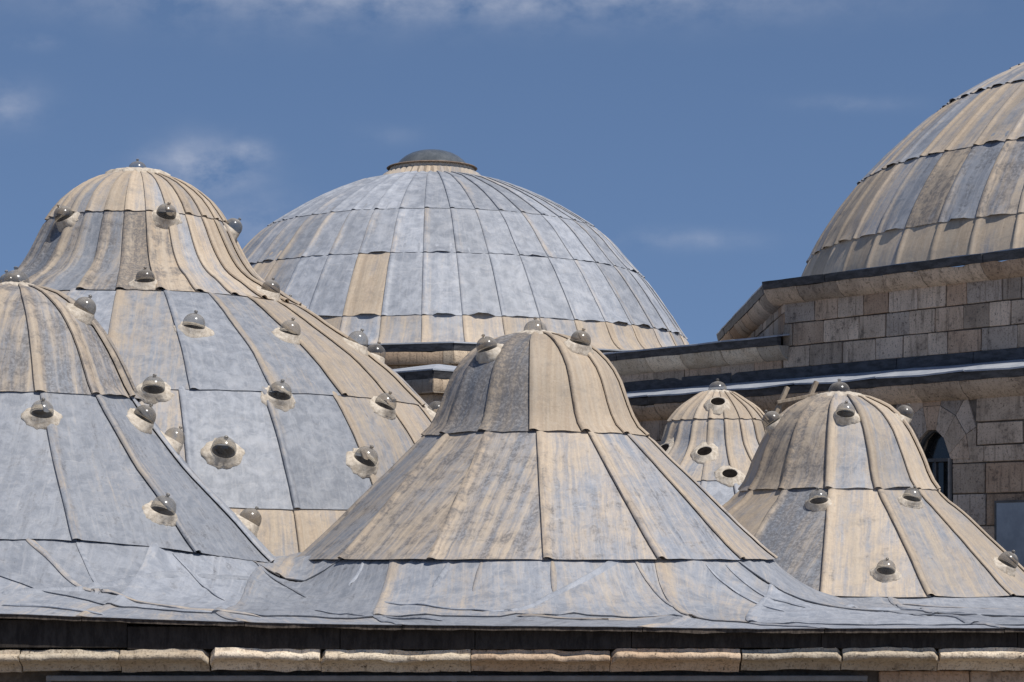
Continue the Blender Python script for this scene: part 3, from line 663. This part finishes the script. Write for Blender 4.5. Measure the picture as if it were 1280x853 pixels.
def cornice(W, root, q0, q1, zt, o, seed, mat=CORN, fasc=.15, hgt=.28):
    bar(W, root, 'eave_fascia', [(o-.12, zt), (o, zt), (o, zt-.02), (o-.03, zt-fasc), (o-.12, zt-fasc)], q0, q1, DARKLEAD, .006, (1.6, 2.6), seed)
    z = zt-fasc-.003
    bar(W, root, 'cornice_stone', [(-.1, z), (o-.05, z), (o-.06, z-.05), (o-.10, z-.10), (o-.14, z-.17), (o-.24, z-.24), (.02, z-hgt), (-.1, z-hgt)], q0, q1, mat, .014, (.8, 1.5), seed+1)

def strip(name, root, pts0, pts1, mat, thick=.03):
    """lead strip between two lines of points"""
    n = len(pts0); vs = []
    for P, dz in ((pts0, 0), (pts1, 0), (pts1, -thick), (pts0, -thick)):
        for p in P: vs.append((p[0]-root.location.x, p[1]-root.location.y, p[2]+dz+EYE-root.location.z+.018*noise.noise(Vector((p[0]*2, p[1]*2, dz)))))
    fs = []
    for j in range(n-1):
        for a, b in ((0, 1), (1, 2), (2, 3), (3, 0)): fs.append((a*n+j, a*n+j+1, b*n+j+1, b*n+j))
    fs += [(0, n, 2*n, 3*n), (n-1, 4*n-1, 3*n-1, 2*n-1)]
    return mesh_obj(name, vs, fs, mat, root, sharp=30)

WB = Wall((0, 50.4), (.637, -.771))
hall = thing('stone_hall', 'tall angular ashlar hall carrying the great tan dome, dark lead eave above weathered blocks', 'building', (10, 42, 0))
# drum: face B from q=8.24 on, side face running straight back
courses(WB, hall, 8.24, 17.5, 3.62, [.42, .44, .42, .20], (.38, .92), .0, STONE, 21)
cornice(WB, hall, 8.0, 17.5, 5.30, .34, 31, STONE)
WS = Wall((5.25, 54.6), (0, -1))
courses(WS, hall, 0, 10.6, 3.9, [.40, .40, .36], (.5, 1.1), .0, STONE, 22)
cornice(WS, hall, 0, 10.55, 5.295, .34, 32, STONE)
# low wing, same wall line
courses(WB, hall, -.5, 8.22, 3.40, [.40, .26], (.55, 1.2), .0, STONE, 23)
cornice(WB, hall, -.8, 8.40, 4.21, .34, 33, CORN)
bar(WB, hall, 'lead_flashing', [(-.02, 3.63), (.02, 3.63), (.05, 3.36), (-.02, 3.36)], -.5, 17.5, DARKLEAD, .006, (1.4, 2.2), 5)
# cores and lead covers
def prism(name, root, pts, z0, z1, mat):
    n = len(pts); vs = [(x-root.location.x, y-root.location.y, z+EYE-root.location.z) for z in (z0, z1) for x, y in pts]
    fs = [tuple(range(n))[::-1], tuple(range(n, 2*n))]+[(i, (i+1) % n, n+(i+1) % n, n+i) for i in range(n)]
    return mesh_obj(name, vs, fs, mat, root, smooth=False)
pB = lambda q, o: tuple(WB.at(q, o))
prism('wall_core', hall, [pB(8.24, -.03), pB(17.5, -.03), (22, 37), (22, 56), (5.29, 56), (5.29, 44.0)], -EYE, 5.15, JOINT)
prism('wall_core', hall, [pB(-.5, -.03), pB(8.23, -.03), (5.28, 53), (3, 55)], -EYE, 4.06, JOINT)
# drum eave: sheets from the eave polygon up to the foot of the dome
E0, E1, E2 = Vector((4.90, 54.6)), Vector((4.90, 44.15)), Vector(pB(17.5, .35))
def ring_pt(p): 
    d = (Vector(p)-Vector((13.717, 47.))).normalized()*7.72; return (13.717+d.x, 47+d.y, 5.43)
for a, b, n in ((E0, E1, 7), (E1, E2, 8)):
    for i in range(n):
        p, q = a.lerp(b, i/n), a.lerp(b, (i+1)/n); m = p.lerp(q, .5)
        strip('eave_sheet', hall, [(*p, 5.325), (*m, 5.32), (*q, 5.325)], [ring_pt(p), ring_pt(m), ring_pt(q)], PALELEAD)
for i in range(6):
    q0, q1 = -.8+i*1.54, -.8+(i+1)*1.54-.01
    strip('eave_sheet', hall, [(*pB(q0, .37), 4.235), (*pB((q0+q1)/2, .37), 4.225), (*pB(q1, .37), 4.235)], [(*pB(q0, -2.6), 4.62), (*pB((q0+q1)/2, -2.6), 4.62), (*pB(q1, -2.6), 4.62)], PALELEAD)

low = thing('lean_to_hall', 'shaded low stone hall with pointed arch window under a dark lead lean to eave', 'building', (7, 40, 0))
WL = Wall(WB.at(0, .65), WB.t)
for i in range(9):
    q0, q1 = -.5+i*2.0, 1.49+i*2.0
    strip('eave_sheet', low, [(*pB(q0, 1.02), 3.215), (*pB((q0+q1)/2, 1.02), 3.19), (*pB(q1, 1.02), 3.225)], [(*pB(q0, .03), 3.42), (*pB((q0+q1)/2, .03), 3.42), (*pB(q1, .03), 3.42)], PALELEAD)
cornice(WL, low, -.5, 17.5, 3.18, .33, 41, STONE, .14, .30)
WQ, WZ0, WZS, WHW = 12.48, .55, 1.72, .40      # window: centre along the wall, sill, spring line, half width
def arch_z(dx):                                # pointed arch head
    Rr = WHW*1.45; x = abs(dx); return WZS+math.sqrt(max(0, Rr*Rr-(x+Rr-WHW)**2))
def skipw(qs, qe, z0, z1):
    return qe > WQ-WHW-.02 and qs < WQ+WHW+.02 and z1 > WZ0 and z0 < 1.74
def skipall(qs, qe, z0, z1):
    return False
def low_courses():
    r = random.Random(77); z = -.9
    for h in [.46, .50, .46, .56, .54, .30, .40, .46]:
        segs = [(-.5, 17.5)]
        if z+h > WZ0 and z < WZS-.02: segs = [(-.5, WQ-WHW-.06), (WQ+WHW+.06, 17.5)]
        elif z+h >= WZS-.02 and z < 2.6: segs = [(-.5, WQ-1.0), (WQ+1.0, 17.5)]
        for a, b in segs: courses(WL, low, a, b, z, [h], (.65, 1.35), 0, STONE, r.randrange(999))
        z += h
low_courses()
prism('wall_core', low, [tuple(WL.at(-.5, -.03)), tuple(WL.at(WQ-WHW-.05, -.03)), tuple(WL.at(WQ-WHW-.05, -.6)), tuple(WL.at(-.5, -.6))], -EYE, 2.78, JOINT)
prism('wall_core', low, [tuple(WL.at(WQ+WHW+.05, -.03)), tuple(WL.at(17.5, -.03)), tuple(WL.at(17.5, -.6)), tuple(WL.at(WQ+WHW+.05, -.6))], -EYE, 2.78, JOINT)
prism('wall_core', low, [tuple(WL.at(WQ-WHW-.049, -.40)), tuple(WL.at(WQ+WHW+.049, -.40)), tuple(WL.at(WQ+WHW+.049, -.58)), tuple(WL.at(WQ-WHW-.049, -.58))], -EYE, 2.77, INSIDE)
prism('sill', low, [tuple(WL.at(WQ-WHW-.05, .02)), tuple(WL.at(WQ+WHW+.05, .02)), tuple(WL.at(WQ+WHW+.05, -.39)), tuple(WL.at(WQ-WHW-.05, -.39))], -.9, WZ0, STONE)
def arch():
    Mx = WL.mat(low); up = EYE-low.location.z
    # voussoirs from the opening to a round outer ring, fillers beyond up to a square frame
    N = 7; inner = []; 
    for i in range(N+1):
        f = -1+2*i/N; x = WHW*1.1*math.sin(f*math.pi/2); inner.append((x, arch_z(min(WHW, abs(x)))) if abs(f) < .999 else (math.copysign(WHW+.03, f), WZS-.02))
    outer = [(.86*math.sin(-math.pi/2+math.pi*i/N), WZS-.02+.98*math.cos(-math.pi/2+math.pi*i/N)) for i in range(N+1)]
    def slab(a, b, name, dep, mat):
        pts = [a[0], a[1], b[1], b[0]]; c = [sum(p[k] for p in pts)/4 for k in (0, 1)]
        pts = [(c[0]+(p[0]-c[0])*.975, c[1]+(p[1]-c[1])*.975) for p in pts]
        vs = [Mx @ Vector((WQ+x, y, z+up)) for y in (-dep, .5) for x, z in pts]
        mesh_obj(name, vs, [(0, 1, 2, 3), (4, 7, 6, 5), (0, 4, 5, 1), (1, 5, 6, 2), (2, 6, 7, 3), (3, 7, 4, 0)], mat, low, smooth=False)
    for i in range(N): slab((inner[i], inner[i+1]), (outer[i], outer[i+1]), 'arch_stone', .015, STONE)
    def sq(p):
        dx, dz = p[0], p[1]-(WZS-.02); t = min(.985/abs(dx) if abs(dx) > 1e-6 else 9, 1.12/dz if dz > 1e-6 else 9); return (dx*t, WZS-.02+dz*t)
    for i in range(N): slab((outer[i], outer[i+1]), (sq(outer[i]), sq(outer[i+1])), 'spandrel_stone', .004, STONE)
    # metal frame and panes
    M2 = Mx
    def fr(x0, x1, z0, z1, name, mat, par, d0=.16, d1=.12): return box(name, (WQ+x0, d1, z0+up), (WQ+x1, d0, z1+up), mat, par, 0, M2)
    f = fr(-WHW-.01, -WHW+.05, WZ0, WZS, 'window_frame', METAL, low, .18, .06)
    fr(WHW-.05, WHW+.01, WZ0, WZS, 'mullion', METAL, f, .18, .06); fr(-WHW+.05, WHW-.05, WZS-.05, WZS+.01, 'mullion', METAL, f, .17, .07); fr(-.02, .02, WZ0, WZS-.05, 'mullion', METAL, f, .16, .09)
    seg = 12; vs = []
    for i in range(seg+1):
        x = -WHW+2*WHW*i/seg; zt = arch_z(x)
        for o, d in ((0, .07), (.055, .07), (.055, .15), (0, .15)): vs.append(Mx @ Vector((WQ+x*(1-o), d, max(WZS, zt-o)+up)))
    mesh_obj('arch_frame', vs, grid_faces(seg+1, 4, True), METAL, f, sharp=40)
    fr(-WHW, WHW, WZ0, 2.25, 'pane', PANE, f, .26, .25)
    fr(WHW+.005, WHW+.04, WZ0+.02, WZS+.0, 'casement_edge', FRAME, f, .02, -.05)
arch()

board = thing('metal_board', 'flat blue grey sheet board standing against the shaded stone wall', 'board', (*WL.at(14.55, .12), EYE-.62))
Mb = Matrix.Rotation(WL.rz, 4, 'Z')
bb = box('panel', (-.55, -.02, 0), (.75, .02, 1.55), BOARD, board, .004, Mb)
for x0, x1, z0, z1 in ((-.57, -.53, 0, 1.57), (.73, .77, 0, 1.57), (-.53, .73, 1.53, 1.57)): box('edge_trim', (x0, -.028, z0), (x1, .028, z1), METAL, board, .003, Mb)

# drum of the blue great dome
drum = thing('dome_drum', 'many sided pale stone drum with dark eave under the great blue grey dome', 'building', (-2.039, 58, 0))
def block_cornice(W, root, q0, q1, zt, o, seed, mat):
    bar(W, root, 'eave_fascia', [(o-.12, zt), (o, zt), (o, zt-.02), (o-.03, zt-.17), (o-.12, zt-.17)], q0, q1, DARKLEAD, .006, (1.6, 2.6), seed)
    z = zt-.173
    bar(W, root, 'cornice_stone', [(-.1, z), (o-.03, z), (o-.02, z-.03), (o-.02, z-.24), (o-.05, z-.28), (-.1, z-.28)], q0, q1, mat, .010, (.8, 1.5), seed+1)
def octagon(root, c, apo, rot, zt, zlow, mat, seed, n=8, fullheights=(.36, .42, .42, .42), o=.30, vis=None):
    half = apo*math.tan(math.pi/n)
    for k in range(n):
        a = math.radians(rot)+k*2*math.pi/n          # outward direction angle from -y
        nx, ny = math.sin(a), -math.cos(a); t = (-ny, nx)
        ws = Wall((c[0]+nx*apo-t[0]*half, c[1]+ny*apo-t[1]*half), t)
        if vis and k not in vis: continue
        ext = (o)*math.tan(math.pi/n)
        block_cornice(ws, root, -ext*.9, 2*half+ext*.9, zt, o, seed+k*10, mat)
        z = zt-.45-sum(fullheights); courses(ws, root, 0, 2*half, z, list(fullheights), (.6, 1.2), 0, mat, seed+k)
    pts = [(c[0]+(apo-.03)/math.cos(math.pi/n)*math.sin(math.radians(rot)+(k+.5)*2*math.pi/n), c[1]-(apo-.03)/math.cos(math.pi/n)*math.cos(math.radians(rot)+(k+.5)*2*math.pi/n)) for k in range(n)]
    prism('wall_core', root, pts, -EYE, zt-.16, JOINT)
octagon(drum, (-2.039, 58), 7.0, -17, 4.70, 2, STONEFAR, 50, vis=(7, 0, 1, 2))
def lid(root, c, apo, rot, z0, z1, r1, n=8):
    for k in range(n):
        a0, a1 = [math.radians(rot)+(k+h)*2*math.pi/n for h in (-.5, .5)]; R0 = apo/math.cos(math.pi/n)
        P = lambda a, R: (c[0]+R*math.sin(a), c[1]-R*math.cos(a))
        p, q = Vector(P(a0, R0)), Vector(P(a1, R0)); m = p.lerp(q, .5)
        strip('eave_sheet', root, [(*p, z0), (*m, z0), (*q, z0)], [(*P(a0, r1), z1), (*P((a0+a1)/2, r1), z1), (*P(a1, r1), z1)], PALELEAD)
lid(drum, (-2.039, 58), 7.32, -17, 4.725, 4.78, 6.6)

tur = thing('stone_turret', 'square stone turret corner with low dark lead roof below the drum', 'building', (-1.6, 48.2, 0))
octagon(tur, (-1.6, 48.2), 1.25, 45, 3.77, 2, STONEFAR, 90, n=4, fullheights=(.4, .4, .4, .4, .4), o=.26)
lid(tur, (-1.6, 48.2), 1.53, 45, 3.795, 4.05, .1, 4)

# ------------------------------------------------------------------ ladder behind the streaked dome
def rod(name, a, b, w, d, mat, parent):
    a, b = Vector(a), Vector(b); ax = (b-a); L = ax.length; Mx = Matrix.Translation(a) @ ax.to_track_quat('Z', 'Y').to_matrix().to_4x4()
    return box(name, (-w/2, -d/2, 0), (w/2, d/2, L), mat, parent, .006, Mx)
lad = thing('wooden_trestle', 'weathered timber trestle with slanting rails poking up behind the streaked dome', 'trestle', (3.95, 33.0, EYE-.45))
dirv = Vector((.20, .06, .43)); side = Vector((.42, -.02, .08)); a0 = Vector((-.17, 0, 2.42))
for k in (0, 1):
    b0 = a0+side*k
    rod('rail', b0, b0+dirv*1.12, .075, .06, WOOD, lad)
    rod('post', Vector((b0.x+.10, b0.y+.06, 0)), Vector((b0.x+.10, b0.y+.06, b0.z+.20)), .07, .07, WOOD, lad)
rod('crossbar', a0+dirv*.62-side*.15+Vector((0, -.062, 0)), a0+dirv*.62+side*1.25+Vector((0, -.062, .0)), .06, .05, WOOD, lad)
rod('foot', Vector((-.35, .06, -.02)), Vector((.75, .04, -.02)), .09, .09, WOOD, lad)
